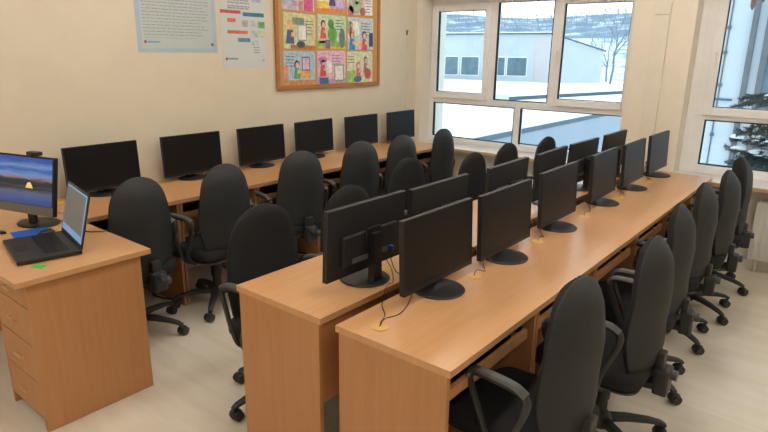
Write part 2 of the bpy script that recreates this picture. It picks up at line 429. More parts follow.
mons = {
 3: ([(1.867, -1.205, 0), (2.402, -1.185, 0), (3.048, -1.2, .5), (3.782, -1.205, 1.5), (4.371, -1.194, .6), (5.0, -1.19, -1)], 0),
 2: ([(1.761, -1.523, 0), (2.276, -1.508, .6), (2.954, -1.5, 1.4), (3.549, -1.499, 2.5), (4.104, -1.498, -1.2), (4.745, -1.492, -.4)], 180),
 1: ([(1.775, -3.786, 1.4), (2.447, -3.791, 0), (3.102, -3.788, 2.4), (3.714, -3.793, 3.8), (4.35, -3.781, 2.2), (4.985, -3.779, 2.6)], 0)}
dz = {3: [0, 0, 0, 0, 0, 0], 2: [.0]*6, 1: [0]*6}
mlab = {
 3: ['blank black monitor at the near end of the row beside the open floor'] +
    ['black monitor, %s from the near end of the row beside the open floor' % ORD[i] for i in range(1, 5)] +
    ['black monitor of the open floor row nearest the window pillar'],
 2: ['black monitor seen from behind at the near end of the middle row, cables showing'] +
    ['black monitor seen from behind, %s from the near end of the middle row' % ORD[i] for i in range(1, 5)] +
    ['black monitor seen from behind at the window end of the middle row'],
 1: ['blank black monitor against the poster wall, right behind the open laptop'] +
    ['blank black monitor against the poster wall, %s from the laptop desk' % ORD[i] for i in range(1, 5)] +
    ['blank black monitor against the poster wall in the window corner']}
mgrp = {3: 'monitors of the row beside the open floor', 2: 'monitors of the middle row', 1: 'monitors along the poster wall'}
for row, (L, base) in mons.items():
    p = monitor_proto(row)
    for i, (y, x, a) in enumerate(L):
        o = p if i == 0 else copy_tree(p)
        o.location = (x, y, TH+.0002)
        o.rotation_euler = (0, 0, math.radians(base+a))
        tag(o, mlab[row][i], 'monitor', mgrp[row])

# cables of the two desk rows
def cable(name, pts, label, group=None, r=.003, n=8):
    o = MB().tube(bez(pts, n), r, seg=6).build(name, M['cable'], smooth=True)
    return tag(o, label, 'cable', group)
for i, (y, x, a) in enumerate(mons[3][0]):
    yg = Y23+NW*i+.09; zt = TH+.005
    cable('monitor_cable', [(x-.07, y-.03, TH+.10), (x-.085, y-.07, TH+.03), (x-.03, y-.16, zt), (x+.02, (y-.1+yg)/2-.03, zt), (X3L+.12, yg+.04, zt+.01), (X3L+.13, yg, TH+.004)],
          ('thin black cable looping from the nearest monitor into the yellow grommet at the desk corner' if i == 0 else 'thin black cable behind the %s monitor of the row beside the open floor' % (ORD[i] if i < 5 else 'last')), 'monitor cables of the row beside the open floor', .0018)
for i, (y, x, a) in enumerate(mons[2][0]):
    cable('monitor_cable', [(x+.052, y+.10, TH+.13), (x+.075, y+.10, TH+.06), (x+.09, y+.12, TH+.012), (X2R+.012, y+.13, TH+.008), (X2R+.03, y+.14, TH-.06), (X2R+.035, y+.15, .3)],
          'black cable dropping over the desk edge behind the %s monitor of the middle row' % (ORD[i] if i < 5 else 'last'), 'monitor cables of the middle row', .0022)
cable('power_cable', [(-1.465, 1.80, TH+.13), (-1.43, 1.83, TH+.05), (-1.395, 1.80, TH+.006), (-1.365, 1.72, TH+.02), (-1.29, 1.60, TH+.005), (-1.22, 1.53, TH+.005), (-1.19, 1.47, TH+.008), (-1.176, 1.448, TH+.004)],
      'black cable bridging the gap from the middle row to the near yellow grommet', None, .0019)
for i in range(5):
    y = 1.9+N1*i
    cable('power_cable', [(-3.86, y, .32), (-3.7, y+.05, .02), (-3.55, y+.22, .008), (-3.45, y+.1, .008), (-3.6, y+.02, .03), (-3.75, y+.3, .01), (-3.86, y+.42, .28)],
          'black power cable lying tangled on the floor under the %s poster wall desk' % ORD[i], 'power cables under the poster wall desks', .006)

# ------------------------------------------------------------------ chairs
def lerp(pts, s):
    for (a, va), (b, vb) in zip(pts[:-1], pts[1:]):
        if s <= b: return va+(vb-va)*(s-a)/(b-a)
    return pts[-1][1]
ZB0, ZB1 = .428, .976
def back_w(s):
    wv = lerp([(0, .176), (.12, .194), (.30, .217), (.42, .217), (.6, .205), (.8, .180), (1, .162)], s)
    if s > .74: wv *= max(0.0, 1-((s-.74)/.26)**2.3)**.5
    if s < .07: wv *= max(0.0, 1-((.07-s)/.07)**2.4)**.36
    return max(wv, .004)
def back_x(s): return -.140+.020*s+.016*math.sin(PI*min(1, s/.6))
SS = [0, .015, .04, .08, .14, .22, .3, .4, .5, .6, .7, .76, .82, .87, .91, .945, .97, .988, .997, 1.0]
YY = [-1, -.94, -.8, -.6, -.35, 0, .35, .6, .8, .94, 1]
def back_cushion():
    mb = MB(); rings = []
    for s in SS:
        wv = back_w(s)*.985; z = ZB0+(ZB1-ZB0)*s; x = back_x(s); e = min(1, back_w(s)/.12)
        fr = [(x+.006+.036*e*(1-abs(v)**4)-.012*(1-v*v), wv*v, z) for v in YY]
        bk = [(x-.004, wv*v, z) for v in YY[::-1]]
        rings.append(fr+bk)
    return mb.loft(rings)
def back_shell():
    mb = MB(); rings = []
    for s in SS:
        wv = back_w(s)*1.0; z = ZB0-.004+(ZB1-ZB0+.006)*s; x = back_x(s); e = min(1, back_w(s)/.16)
        bul = lerp([(0, .05), (.2, .086), (.5, .086), (.8, .074), (.93, .056), (1, .03)], s)
        bk = [(x-.010-bul*e*(1-abs(v)**1.7), wv*v, z) for v in YY]
        fr = [(x-.0045, wv*v, z) for v in YY[::-1]]
        rings.append(bk+fr)
    return mb.loft(rings)
def rrect(hx, hy, r, z, n=5, cx=0.):
    out = []
    for sx, sy, a0 in ((1, 1, 0), (-1, 1, PI/2), (-1, -1, PI), (1, -1, 3*PI/2)):
        for k in range(n+1):
            a = a0+PI/2*k/n; out.append((cx+sx*(hx-r)+r*math.cos(a), sy*(hy-r)+r*math.sin(a), z))
    return out
def chair_proto(base_turn):
    r = empty('office_chair')
    back_cushion().build('backrest', M['fabric'], r, smooth=True)
    back_shell().build('backrest_shell', M['shell'], r, smooth=True)
    mb = MB(); rings = []
    for z, g in ((.372, .035), (.376, .012), (.392, 0), (.425, 0), (.442, .010), (.452, .03), (.456, .07)):
        rr = rrect(.232-g, .222-g, .085-g*.5, z, 5, .042)
        rings.append([(x, y, zz-.03*max(0, (x-.12)/.15)**2) for x, y, zz in rr])
    mb.loft(rings).build('seat', M['fabric'], r, smooth=True)
    MB().loft([rrect(.14, .13, .05, .335, 5), rrect(.205, .195, .07, .352, 5, .03), rrect(.222, .215, .08, .3712, 5, .042)]).build('seat_pan', M['plastic'], r, smooth=True)
    for sy in (-1, 1):
        y0 = .226*sy; y1 = .258*sy
        path = bez([(-.02, .20*sy, .352), (.005, y0*1.06, .37), (.025, y1, .44), (.07, y1, .545), (.10, y1, .62), (.092, y1, .655), (.06, y1, .663), (-.06, y1, .658), (-.10, y1, .645), (-.112, y1, .615), (-.09, y1, .54), (-.055, y1, .45), (-.04, y0*1.06, .38), (-.05, .20*sy, .352)], 4)
        a = MB().tube(path, .0115, seg=8, flat=1.25).build('armrest', M['plastic'], r, smooth=True)
        pd = MB().tube(bez([(.105, y1, .638), (.09, y1, .664), (.05, y1, .672), (-.06, y1, .667), (-.108, y1, .648)], 4), .0115, seg=8, flat=1.75).build('armrest_pad', M['padgrey'], a, smooth=True)
    MB().cyl((0, 0, .08), (0, 0, .22), .028).cyl((0, 0, .2201), (0, 0, .345), .021).lathe([(.034, .20), (.036, .24), (.03, .30), (.026, .335)]).build('gas_column', M['gas'], r, smooth=True)
    # bracket that carries the backrest
    MB().loft([[(x, y*hw, z+dz_) for y, dz_ in ((-1, -.012), (1, -.012), (1, .012), (-1, .012))] for x, z, hw in ((-.08, .345, .035), (-.16, .342, .035), (-.205, .35, .04))]).box(-.262, -.202, -.045, .045, .318, .435, bev=.014).box(-.232, -.200, -.03, .03, .42, .50, bev=.008).build('back_bracket', M['plastic'], r, smooth=False)
    MB().cyl((-.235, -.045, .362), (-.235, -.075, .362), .024).build('adjustment_knob', M['padgrey'], r, smooth=True)
    MB().cyl((-.262, 0, .41), (-.285, 0, .41), .022).build('tension_knob', M['padgrey'], r, smooth=True)
    MB().tube([(.02, -.1, .335), (.03, -.2, .335), (.03, -.26, .33)], [.006, .006, .009]).build('height_lever', M['gas'], r, smooth=True)
    MB().lathe([(.02, .06), (.052, .065), (.055, .11), (.04, .125), (.03, .13)]).build('base_hub', M['plastic'], r, smooth=True)
    for k_ in range(5):
        a = 2*PI*k_/5+math.radians(base_turn); R = Matrix.Rotation(a, 4, 'Z')
        mb = MB()
        rings = []
        for x, z, hw, hh in ((.045, .098, .024, .018), (.12, .100, .022, .016), (.22, .090, .018, .013), (.275, .078, .016, .011), (.298, .066, .013, .009)):
            rings.append([R @ Vector((x, y*hw, z+q*hh)) for y, q in ((-1, -.7), (-.5, -1), (.5, -1), (1, -.7), (1, .5), (.6, 1), (-.6, 1), (-1, .5))])
        l = mb.loft(rings).build('base_leg', M['plastic'], r, smooth=True)
        c = MB(); d = R @ Matrix.Translation((.29, 0, 0)) @ Matrix.Rotation(.7+k_*1.9, 4, 'Z')
        for sy in (-1, 1):
            c.cyl(d @ Vector((-.012, sy*.008, .0265)), d @ Vector((-.012, sy*.027, .0265)), .0265, .0235, seg=16)
        c.cyl(d @ Vector((0, 0, .03)), d @ Vector((0, 0, .066)), .008, seg=8)
        c.loft([[d @ Vector((-.012+.029*math.cos(t_)*1.02, y, .0265+.031*math.sin(t_))) for t_ in [PI*q/8-.2 for q in range(9)]]+[d @ Vector((-.012+.012*math.cos(t_), y, .0265+.012*math.sin(t_))) for t_ in [PI*(8-q)/8-.2 for q in range(9)]] for y in (-.007, .007)])
        c.build('caster', M['plastic'], l, smooth=True)
    return r
# row 1: in front of the poster-wall desks, facing -X ; row 2 facing +X ; row 3 facing -X
# (top of backrest x, y, yaw offset in degrees)
chairs = {
 1: (180, [(-3.09, 1.61, 10), (-3.08, 2.185, 6), (-3.10, 2.87, -6), (-3.10, 3.53, -7), (-3.08, 4.06, -3), (-3.07, 4.70, 3)]),
 2: (0, [(-2.10, 1.70, 0), (-2.07, 2.27, 0), (-2.36, 3.20, 0), (-2.13, 3.69, 0), (-2.17, 4.30, 0), (-2.09, 4.89, 0)]),
 3: (180, [(-.615, 1.775, -4), (-.55, 2.41, 0), (-.605, 3.06, 7), (-.62, 3.70, 4), (-.585, 4.23, 4), (-.60, 4.83, 20)])}
clab = {
 1: ['black office chair tucked under the poster wall desk nearest the laptop desk'] +
    ['black office chair at the poster wall desks, %s from the laptop desk' % ORD[i] for i in range(1, 5)] +
    ['black office chair at the poster wall desk in the window corner'],
 2: ['black office chair at the near end of the middle row, beside its bare end panel'] +
    ['black office chair behind the middle row monitors, %s from the near end' % ORD[i] for i in range(1, 5)] +
    ['black office chair at the window end of the middle row, only its top showing'],
 3: ['black office chair closest to the camera, beside the near corner of the open floor row'] +
    ['black office chair along the open floor row, %s from the near end' % ORD[i] for i in range(1, 5)] +
    ['black office chair turned edge-on at the window end of the open floor row']}
cgrp = {1: 'chairs at the poster wall desks', 2: 'chairs at the middle desk row', 3: 'chairs along the open floor'}
for row, (base, L) in chairs.items():
    chair0 = chair_proto({1: 57, 2: 47, 3: 0}[row])
    for i, (x, y, a) in enumerate(L):
        o = chair0 if i == 0 else copy_tree(chair0)
        th = math.radians(base+a)
        o.location = (x+.12*math.cos(th), y+.12*math.sin(th), 0)
        o.rotation_euler = (0, 0, th)
        tag(o, clab[row][i], 'office chair', cgrp[row])

# ------------------------------------------------------------------ things on the teacher's desk
c = empty('desktop_monitor', (-3.40, 1.2, TH), 0)
tag(c, 'lit desktop monitor with silver chin showing a lake at dusk', 'monitor')
# local frame: screen faces -Y, turned towards the teacher's chair
c.rotation_euler = (0, 0, math.radians(17))
w_ = .50
MB().box(-w_/2, w_/2, -.075, -.05, .085, .392, bev=.004).box(-.16, .16, -.05, -.03, .14, .30, bev=.008).build('monitor_housing', M['mon'], c)
MB().box(-w_/2+.001, w_/2-.001, -.0775, -.0752, .0855, .132, bev=.0008).build('monitor_chin', M['silver'], c)['label'] = 'silver grey lower bezel'
s_ = MB().box(-w_/2+.010, w_/2-.010, -.0768, -.0751, .134, .382).build('monitor_screen', M['wallpaper'], c)
MB().lathe([(.03, 0), (.026, .012), (.014, .026), (.001, .030)], seg=16).build('lit_dome', M['dome'], s_, smooth=True)
d_ = [o for o in COL.objects if o.name.startswith('lit_dome')][0]
d_.location = (.075, -.0772, .222); d_.scale = (.85, .02, 1.05)
MB().loft([[(a*.025, -.03+b*.01, z) for a, b in ((-1, -1), (1, -1), (1, 1), (-1, 1))] for z in (.008, .2)]).build('monitor_stand', M['mon'], c)
MB().lathe([(.118, 0.0002), (.12, .005), (.112, .010), (.04, .014), (.001, .014)], seg=32, sy=.8).build('monitor_base', M['mon'], c, smooth=True)
wc = empty('webcam', (-3.40, 1.2, TH+.3875), math.radians(17))
tag(wc, 'small black webcam clipped on top of the lit desktop monitor', 'webcam')
MB().box(.05, .125, -.052, -.012, .0, .022, bev=.006).build('camera_body', M['mon'], wc)
MB().cyl((.0875, -.0522, .011), (.0875, -.056, .011), .007).build('lens', M['gas'], wc, smooth=True)

# laptop: user side towards -Y, hinge along X
lp = empty('laptop', (-2.93, 1.03, TH), math.radians(-11))
tag(lp, 'black open laptop with lit screen on the drawer desk', 'laptop')
LW, LD = .395, .265
MB().box(-LW/2, LW/2, -LD/2, LD/2, .003, .022, bev=.004).build('laptop_base', M['laptop'], lp)
kb = MB()
for iy in range(5):
    for ix in range(15):
        x = -LW/2+.02+ix*.0215; y = LD/2-.045-iy*.021
        kb.box(x, x+.018, y-.017, y, .0221, .0245)
kb.build('keyboard', M['keys'], lp)
MB().box(-.05, .05, -LD/2+.018, -LD/2+.075, .0221, .0227).build('touchpad', M['keys'], lp)
lid = MB().box(-LW/2, LW/2, 0, .008, 0, .262, bev=.003).build('laptop_lid', M['laptop'], lp)
lid.location = (0, LD/2-.006, .0225); lid.rotation_euler = (math.radians(-14), 0, 0)
MB().box(-LW/2+.014, LW/2-.014, -.0008, -.0002, .022, .252).build('laptop_screen', M['laptopbar'], lid)
MB().box(-LW/2+.022, LW/2-.03, -.0014, -.0009, .055, .244).build('screen_window', M['laptopscreen'], lid)
tag(MB().box(-.11, .11, -.085, .085, TH+.0004, TH+.0034, bev=.001).build('mouse_pad', M['bluepad']), 'blue mouse pad between the laptop and the monitor base', 'mouse pad').location = (-3.20, 1.095, 0)
[o for o in COL.objects if o.name == 'mouse_pad'][0].rotation_euler = (0, 0, -.15)
ms = empty('computer_mouse', (-3.13, 1.13, TH+.0036), .4); tag(ms, 'small black computer mouse on the blue pad', 'mouse')
MB().loft([[(.031*g*math.cos(t_), .052*g*math.sin(t_), z) for t_ in [2*PI*q/16 for q in range(16)]] for z, g in ((0, .92), (.008, 1), (.018, .9), (.027, .62), (.031, .25))]).build('mouse_shell', M['laptop'], ms, smooth=True)
MB().cyl((-.004, .028, .026), (.004, .028, .026), .006).build('scroll_wheel', M['padgrey'], ms, smooth=True)
tag(MB().loft([[(-.03, -.02, 0), (.032, -.026, 0), (.03, .02, 0), (-.026, .022, 0)], [(-.03, -.02, .0008), (.032, -.026, .0012), (.03, .02, .0008), (-.026, .022, .0008)]]).build('sticky_note', M['green'], loc=(-2.700, .925, TH+.0004)), 'green paper note sticking out under the laptop corner', 'note').rotation_euler = (0, 0, .5)
tag(MB().box(-.02, .02, -.012, .012, 0, .012, bev=.003).build('usb_dongle', M['mon'], loc=(-3.34, 1.0, TH+.0004)), 'tiny black gadget at the edge of the drawer desk left of the pad', 'gadget')
for o in list(COL.objects):
    if o.parent == c and o.name.split('.')[0] in ('monitor_housing', 'monitor_chin', 'monitor_screen'): o.rotation_euler = (math.radians(-10), 0, 0); o.location = (-.012, -.035, -.012)
cable('monitor_cable', [(-3.40, 1.25, TH+.012), (-3.31, 1.30, TH+.006), (-3.20, 1.33, TH+.006), (-3.05, 1.29, TH+.006), (-2.98, 1.34, TH+.006), (-2.96, 1.368, TH+.004), (-2.95, 1.381, TH-.05), (-2.95, 1.382, .45)],
      'black cable trailing off the back edge of the drawer desk', None, .003)

# ------------------------------------------------------------------ wall posters
def on_wall(o, y, z, x=XL+.0015): o.location = (x, y, z); return o
# local frame of wall sheets: +Y right along the wall, +Z up, +X out of the wall
def sheet(name, w_, h, m, label, cat, y, z, group=None):
    r = empty(name); tag(r, label, cat, group); on_wall(r, y, z)
    MB().box(0, .0015, 0, w_, 0, h, m).build('paper_sheet', m, r)
    return r
pr = random.Random(3)
P1 = sheet('wall_poster', .645, .98, M['paper'], 'pale blue poster full of small text lines, left of the narrower poster', 'poster', 2.16, 1.648)
pm = MB(); zt = .0017
for y0, y1, z0, z1, mm in ((0.004, .035, .03, .97, 'postblue'), (.61, .641, .03, .97, 'postblue'), (.004, .641, .004, .03, 'postblue')):
    pm.box(.0015, zt, y0, y1, z0, z1, M[mm])
z = .935; li = 0
while z > .115:
    red = li in (2, 9, 16, 21) ; x = .05
    end = pr.uniform(.5, .6)
    while x < end:
        wl = pr.uniform(.012, .05)
        pm.box(.0015, zt, x, min(x+wl, end), z, z+.006, M['inkred'] if red else M['ink'])
        x += wl+.007
    z -= .0215; li += 1
pm.box(.0015, zt, .05, .48, .10, .102, M['ink'])
pm.box(.0015, zt+.0002, .05, .068, .062, .082, cmat((206, 70, 60)))
for q in range(7): pm.box(.0015, zt, .075+q*.014, .087+q*.014, .066, .077, cmat((110, 158, 200)))
pm.box(.0015, zt, .59, .615, .05, .07, cmat((96, 104, 150)))
pm.build('print', None, P1)
P2 = sheet('wall_poster', .445, 1.0, M['paperwhite'], 'narrow white poster with coloured headings and boxes, beside the cork board', 'poster', 2.848, 1.535)
pm = MB()
def bar(y0, y1, z0, z1, c): MB().box(.0015, .0018, y0*.96, y1*.96, z0, z1).build('printed_block', cmat(c), P2)
for (y0, y1, z0, z1, c) in [(.06, .27, .475, .497, (204, 96, 92)), (.0, .20, .31, .335, (205, 92, 98)), (.22, .44, .295, .325, (62, 134, 168)), (.065, .145, .245, .275, (226, 128, 110)), (.06, .265, .16, .185, (216, 120, 92)), (.16, .285, .10, .13, (92, 146, 188)), (.205, .27, .215, .265, (186, 186, 188)), (.375, .445, .21, .26, (126, 180, 106)), (.30, .37, .22, .265, (196, 206, 210)), (.30, .37, .135, .19, (180, 208, 220)), (.375, .445, .14, .19, (212, 218, 170)), (.30, .37, .075, .115, (196, 212, 218)), (.30, .36, .0, .0, (0, 0, 0)), (.32, .41, .405, .43, (182, 184, 212)), (.05, .29, .62, .645, (80, 130, 180)), (.05, .35, .7, .715, (206, 92, 98)), (.05, .4, .8, .85, (62, 134, 168))]:
    if z1 > z0: bar(y0, y1, z0+.10, z1+.10, c)
for zz in (.43, .405, .385, .36, .345):
    x = .07
    while x < .27:
        wl = pr.uniform(.02, .05); pm.box(.0015, .0018, x, min(.28, x+wl), zz+.10, zz+.111, M['ink']); x += wl+.006
for zz in (.125, .105, .085):
    pm.box(.0015, .0018, .305, .365, zz-.0+.03, zz+.008+.03, M['ink'])
bar(.03, .05, .06, .08, (190, 66, 60)); bar(.055, .15, .065, .076, (110, 150, 190)); bar(.41, .43, .05, .066, (170, 176, 184))
pm.build('print', None, P2)
# cork board
CB = empty('cork_board'); tag(CB, 'wood framed cork board pinned with colourful picture cards', 'cork board'); on_wall(CB, 3.375, 1.345)
BW, BH = 1.37, 1.06
MB().box(0, .012, .02, BW-.02, .02, BH-.02).build('cork_panel', M['cork'], CB)
fm = MB(); fw = .036
fm.box(0, .022, 0, BW, 0, fw, bev=.003).box(0, .022, 0, BW, BH-fw, BH, bev=.003).box(0, .022, 0, fw, fw, BH-fw, bev=.003).box(0, .022, BW-fw, BW, fw, BH-fw, bev=.003)
fm.build('board_frame', M['corkframe'], CB)
SK, HR = (236, 196, 168), (60, 46, 44)
def person(mb, x, z, sc, shirt, hair=HR, lay=0):
    xo = .0012+lay*.0002
    disc(mb, x, z+.62*sc, .20*sc, .24*sc, hair, xo); disc(mb, x+.03*sc, z+.58*sc, .14*sc, .17*sc, SK, xo+.0001)
    mb.poly([(xo, x-.26*sc, z-.2*sc), (xo, x+.26*sc, z-.2*sc), (xo, x+.17*sc, z+.4*sc), (xo, x-.17*sc, z+.4*sc)], cmat(shirt))
    mb.poly([(xo+.0001, x+.05*sc, z+.1*sc), (xo+.0001, x+.42*sc, z+.16*sc), (xo+.0001, x+.42*sc, z+.25*sc), (xo+.0001, x+.05*sc, z+.3*sc)], cmat(SK))
def disc(mb, x, z, rx, rz, c, xo=.0013, n=14):
    mb.poly([(xo, x+rx*math.cos(2*PI*q/n), z+rz*math.sin(2*PI*q/n)) for q in range(n)], cmat(c))
def rect(mb, x, z, w_, h, c, xo=.0011):
    mb.poly([(xo, x, z), (xo, x+w_, z), (xo, x+w_, z+h), (xo, x, z+h)], cmat(c))
def lines(mb, x, z, w_, n, c=(120, 120, 130)):
    for q in range(n): rect(mb, x, z-q*.026, w_*pr.uniform(.7, 1), .007, c, .0012)
CW, CHH = .375, .297
cards = [  # bottom row, then up; (background, label, drawer function)
 ((176, 206, 224), 'picture card of dark haired figure in green, lower corner by the narrow poster', lambda m: (rect(m, 0, 0, CW, .05, (206, 150, 104)), rect(m, .0, .05, .05, .12, (226, 160, 150)), person(m, .15, .09, .15, (104, 176, 132)), rect(m, .21, .13, .10, .12, (110, 110, 150)), rect(m, .22, .14, .08, .1, (222, 196, 220), .0013), rect(m, .18, .07, .14, .06, (232, 180, 96)), lines(m, .02, .245, .15, 4))),
 ((232, 190, 214), 'pink picture card of a figure in red beside two white panels', lambda m: (rect(m, 0, 0, CW, .04, (196, 160, 190)), person(m, .07, .10, .16, (222, 84, 92)), rect(m, .02, .0, .12, .06, (70, 110, 160), .0014), rect(m, .12, .10, .07, .11, (240, 240, 236), .0014), rect(m, .22, .02, .13, .15, (120, 170, 120), .0014), rect(m, .232, .03, .106, .13, (244, 244, 244), .0015), lines(m, .25, .05, .05, 1), lines(m, .26, .11, .05, 3), lines(m, .19, .25, .16, 4, (170, 130, 160)), disc(m, .07, .22, .06, .025, (206, 130, 190)))),
 ((222, 226, 196), 'pale picture card of seated figures with grey shapes, lower corner nearest the window', lambda m: (rect(m, 0, 0, .12, .12, (168, 206, 130)), person(m, .16, .08, .14, (216, 120, 110), (200, 120, 100)), person(m, .27, .12, .15, (150, 134, 150), (120, 110, 120)), disc(m, .3, .08, .05, .05, (206, 96, 90)), disc(m, .15, .035, .06, .03, (90, 120, 160)), rect(m, .31, .03, .05, .1, (200, 210, 190)), lines(m, .01, .245, .12, 3))),
 ((212, 216, 168), 'picture card of a fair haired figure beside a white screen, above the green figure card', lambda m: (rect(m, .08, .0, CW-.08, .035, (190, 130, 90)), rect(m, .1, .2, .14, .06, (130, 150, 140)), person(m, .075, .08, .19, (86, 104, 140), (240, 190, 120)), rect(m, .16, .07, .11, .14, (150, 160, 170), .0014), rect(m, .17, .08, .09, .12, (240, 240, 240), .0015), lines(m, .18, .17, .06, 3), disc(m, .2, .04, .05, .03, (90, 90, 100)), lines(m, .26, .235, .1, 5))),
 ((196, 220, 190), 'green picture card with a bear-sized grey animal and a red figure, centre of the board', lambda m: (rect(m, 0, 0, CW, .07, (150, 196, 110)), rect(m, 0, .0, CW, .02, (222, 190, 100), .0012), rect(m, .02, .05, .09, .21, (220, 214, 200)), person(m, .07, .12, .15, (222, 92, 84)), disc(m, .19, .13, .06, .07, (110, 172, 90)), disc(m, .17, .22, .04, .04, (96, 156, 84)), disc(m, .32, .1, .04, .09, (120, 130, 130)), rect(m, .1, .0, .06, .08, (140, 110, 150), .0014), lines(m, .23, .25, .12, 4))),
 ((204, 216, 222), 'picture card of three figures in blue and red, right edge of the middle card row', lambda m: (rect(m, .0, .15, .14, .11, (150, 190, 150)), rect(m, .05, .13, .11, .13, (240, 238, 232), .0012), person(m, .06, .03, .17, (60, 150, 206)), person(m, .05, .15, .12, (214, 80, 76)), person(m, .24, .03, .17, (222, 96, 112), (50, 60, 90)), rect(m, .31, .03, .06, .13, (60, 84, 130), .0015), disc(m, .17, .05, .04, .05, (236, 200, 176)), lines(m, .19, .24, .16, 5))),
 ((214, 206, 220), 'picture card with green and magenta blocks, above the fair haired figure card', lambda m: (rect(m, .0, .0, .18, .12, (206, 190, 206)), rect(m, .18, .12, .09, .15, (110, 190, 150)), rect(m, .25, .0, .11, .1, (214, 96, 150)), disc(m, .06, .1, .05, .09, (180, 196, 216)), person(m, .14, .06, .13, (186, 150, 190)), rect(m, .19, .0, .05, .08, (206, 150, 120)), rect(m, .28, .14, .06, .12, (130, 160, 200)))),
 ((196, 170, 214), 'purple and yellow picture card with two dark haired figures, above the grey animal card', lambda m: (rect(m, 0, 0, CW, .03, (222, 140, 84)), rect(m, .01, .03, .16, .08, (246, 206, 96)), rect(m, .01, .09, .16, .1, (240, 236, 220), .0012), person(m, .2, .09, .17, (92, 70, 130)), person(m, .3, .08, .17, (206, 190, 226), (120, 90, 150)), lines(m, .03, .16, .12, 3, (90, 70, 120)), rect(m, 0, .22, CW, .05, (232, 200, 90)))),
 ((216, 190, 214), 'lilac picture card of small figures beside a text panel, above the blue and red figures', lambda m: (disc(m, .11, .09, .09, .08, (170, 190, 160)), person(m, .11, .08, .14, (150, 166, 180)), person(m, .2, .05, .13, (190, 180, 110)), disc(m, .05, .03, .04, .05, (206, 110, 130)), disc(m, .22, .03, .04, .04, (180, 110, 100)), rect(m, .25, .0, .11, .15, (238, 238, 240)), lines(m, .26, .13, .09, 5), rect(m, .25, .19, .11, .07, (222, 140, 160)), rect(m, .2, .16, .04, .1, (96, 130, 190)))),
]
for i, (bg, lab, fn) in enumerate(cards):
    cx, rz = i % 3, i//3
    r = empty('picture_card'); tag(r, lab, 'picture card', 'picture cards on the cork board')
    r.location = (XL+.0145, 3.375+(.082, .488, .888)[cx]+(.006 if rz == 1 else 0), 1.345+.030+rz*.316+(.004 if cx == 1 else 0))
    r.rotation_euler = (math.radians(((-1, .6, 1.1)[cx]+(.5, -1, .8)[rz])*.7), 0, 0)
    MB().box(0, .001, 0, CW, 0, CHH).build('card', cmat(bg), r)
    pmb = MB(); fn(pmb); pmb.build('printed_picture', None, r)

# hook with a cord in the window corner
hk = empty('wall_hook', (XL+.0012, 5.22, 1.875)); tag(hk, 'small brown wall hook with a thin cord hanging in the window corner', 'hook')
MB().box(0, .012, -.012, .012, -.025, .025, bev=.003).build('hook_plate', M['brown'], hk)
MB().tube(bez([(.012, 0, .01), (.03, 0, -.005), (.012, .002, -.03), (.008, .004, -.4), (.008, 0, -.88)], 6), .003, seg=6).build('cord', M['duct'], hk, smooth=True)

# ------------------------------------------------------------------ radiator under the right window
rd = empty('radiator', (-.50, 5.39, 0)); tag(rd, 'white panel radiator under the right window sill', 'radiator')
pb = MB(); L_ = 1.4
pb.box(0, L_, -.10, -.085, .11, .58, bev=.006)
for q in range(int(L_/.05)):
    pb.box(.02+q*.05, .045+q*.05, -.106, -.099, .14, .54, bev=.003)
pb.build('front_panel', M['radiator'], rd)
MB().box(0.002, L_-.002, -.04, -.025, .11, .58, bev=.004).build('rear_panel', M['radiator'], rd)
gp = MB()
for q in range(56): gp.box(.005+q*.025, .017+q*.025, -.084, -.041, .565, .582)
gp.box(0, L_, -.0845, -.0405, .558, .566).build('top_grille', M['radiator'], rd)
MB().tube(bez([(.06, -.06, .11), (.06, -.06, .06), (.06, -.05, .001)], 4), .009).tube(bez([(1.3, -.06, .11), (1.3, -.06, .06), (1.3, -.05, .001)], 4), .009).build('pipe', M['radiator'], rd, smooth=True)
MB().box(.3, .33, -.025, .009, .3, .5).box(1.1, 1.13, -.025, .009, .3, .5).build('wall_bracket', M['radiator'], rd)

# ------------------------------------------------------------------ outside
ZR = -.6
hb = MB()
N = 26
def hz(u, v):   # hillside height
    return -1.2+17.5*(max(0, v)**1.25)+1.1*math.sin(u*9+1)*v+.7*math.sin(u*23+v*4)*v
g = [[hb.bm.verts.new((-190+u/N*270, 70+v/N*150, hz(u/N, v/N))) for u in range(N+1)] for v in range(N+1)]
for v in range(N):
    for u in range(N): hb.bm.faces.new((g[v][u], g[v][u+1], g[v+1][u+1], g[v+1][u]))
struct('hill', hb, M['hill'], smooth=True)
struct('ground', MB().box(-200, 90, 5.9, 74, -4.2, -4.0), M['snow'])
# snow covered flat roof of the lower wing, its side wall faces +X
rf = MB()
rf.box(-60, -8.42, 8.5, 46.0, ZR-.06, ZR, M['snow'])
rf.box(-60, -8.40, 8.5, 46.05, ZR-.22, ZR-.06, M['fargrey'])
rf.box(-59.9, -8.6, 8.7, 45.9, -4.0, ZR-.22, M['wingwall'])
struct('roof', rf)
struct('exterior_wall', MB().box(-8.6, -8.42, 7.0, 58, -4.0, ZR-.22).box(-8.42, 4.5, 40., 40.4, -4.0, -1.3), M['wingwall'])
# low raised roof block
rb = MB(); ang = .58; T = Matrix.Translation((-13.9, 27.13, ZR)) @ Matrix.Rotation(math.atan2(8.3, 1.9), 4, 'Z')
rb.box(0, 12.5, 0, 9, .0, .20, M['fargrey'], mt=T)
rb.box(-.1, 12.6, -.1, 9.1, .20, .26, M['snow'], mt=T)
rb.box(-.9, .0, -.05, 1.2, .0, .30, M['farwall'], mt=T)
tag(rb.build('roof_platform'), 'low raised block with snow on top on the flat roof outside', 'roof block', kind='structure')
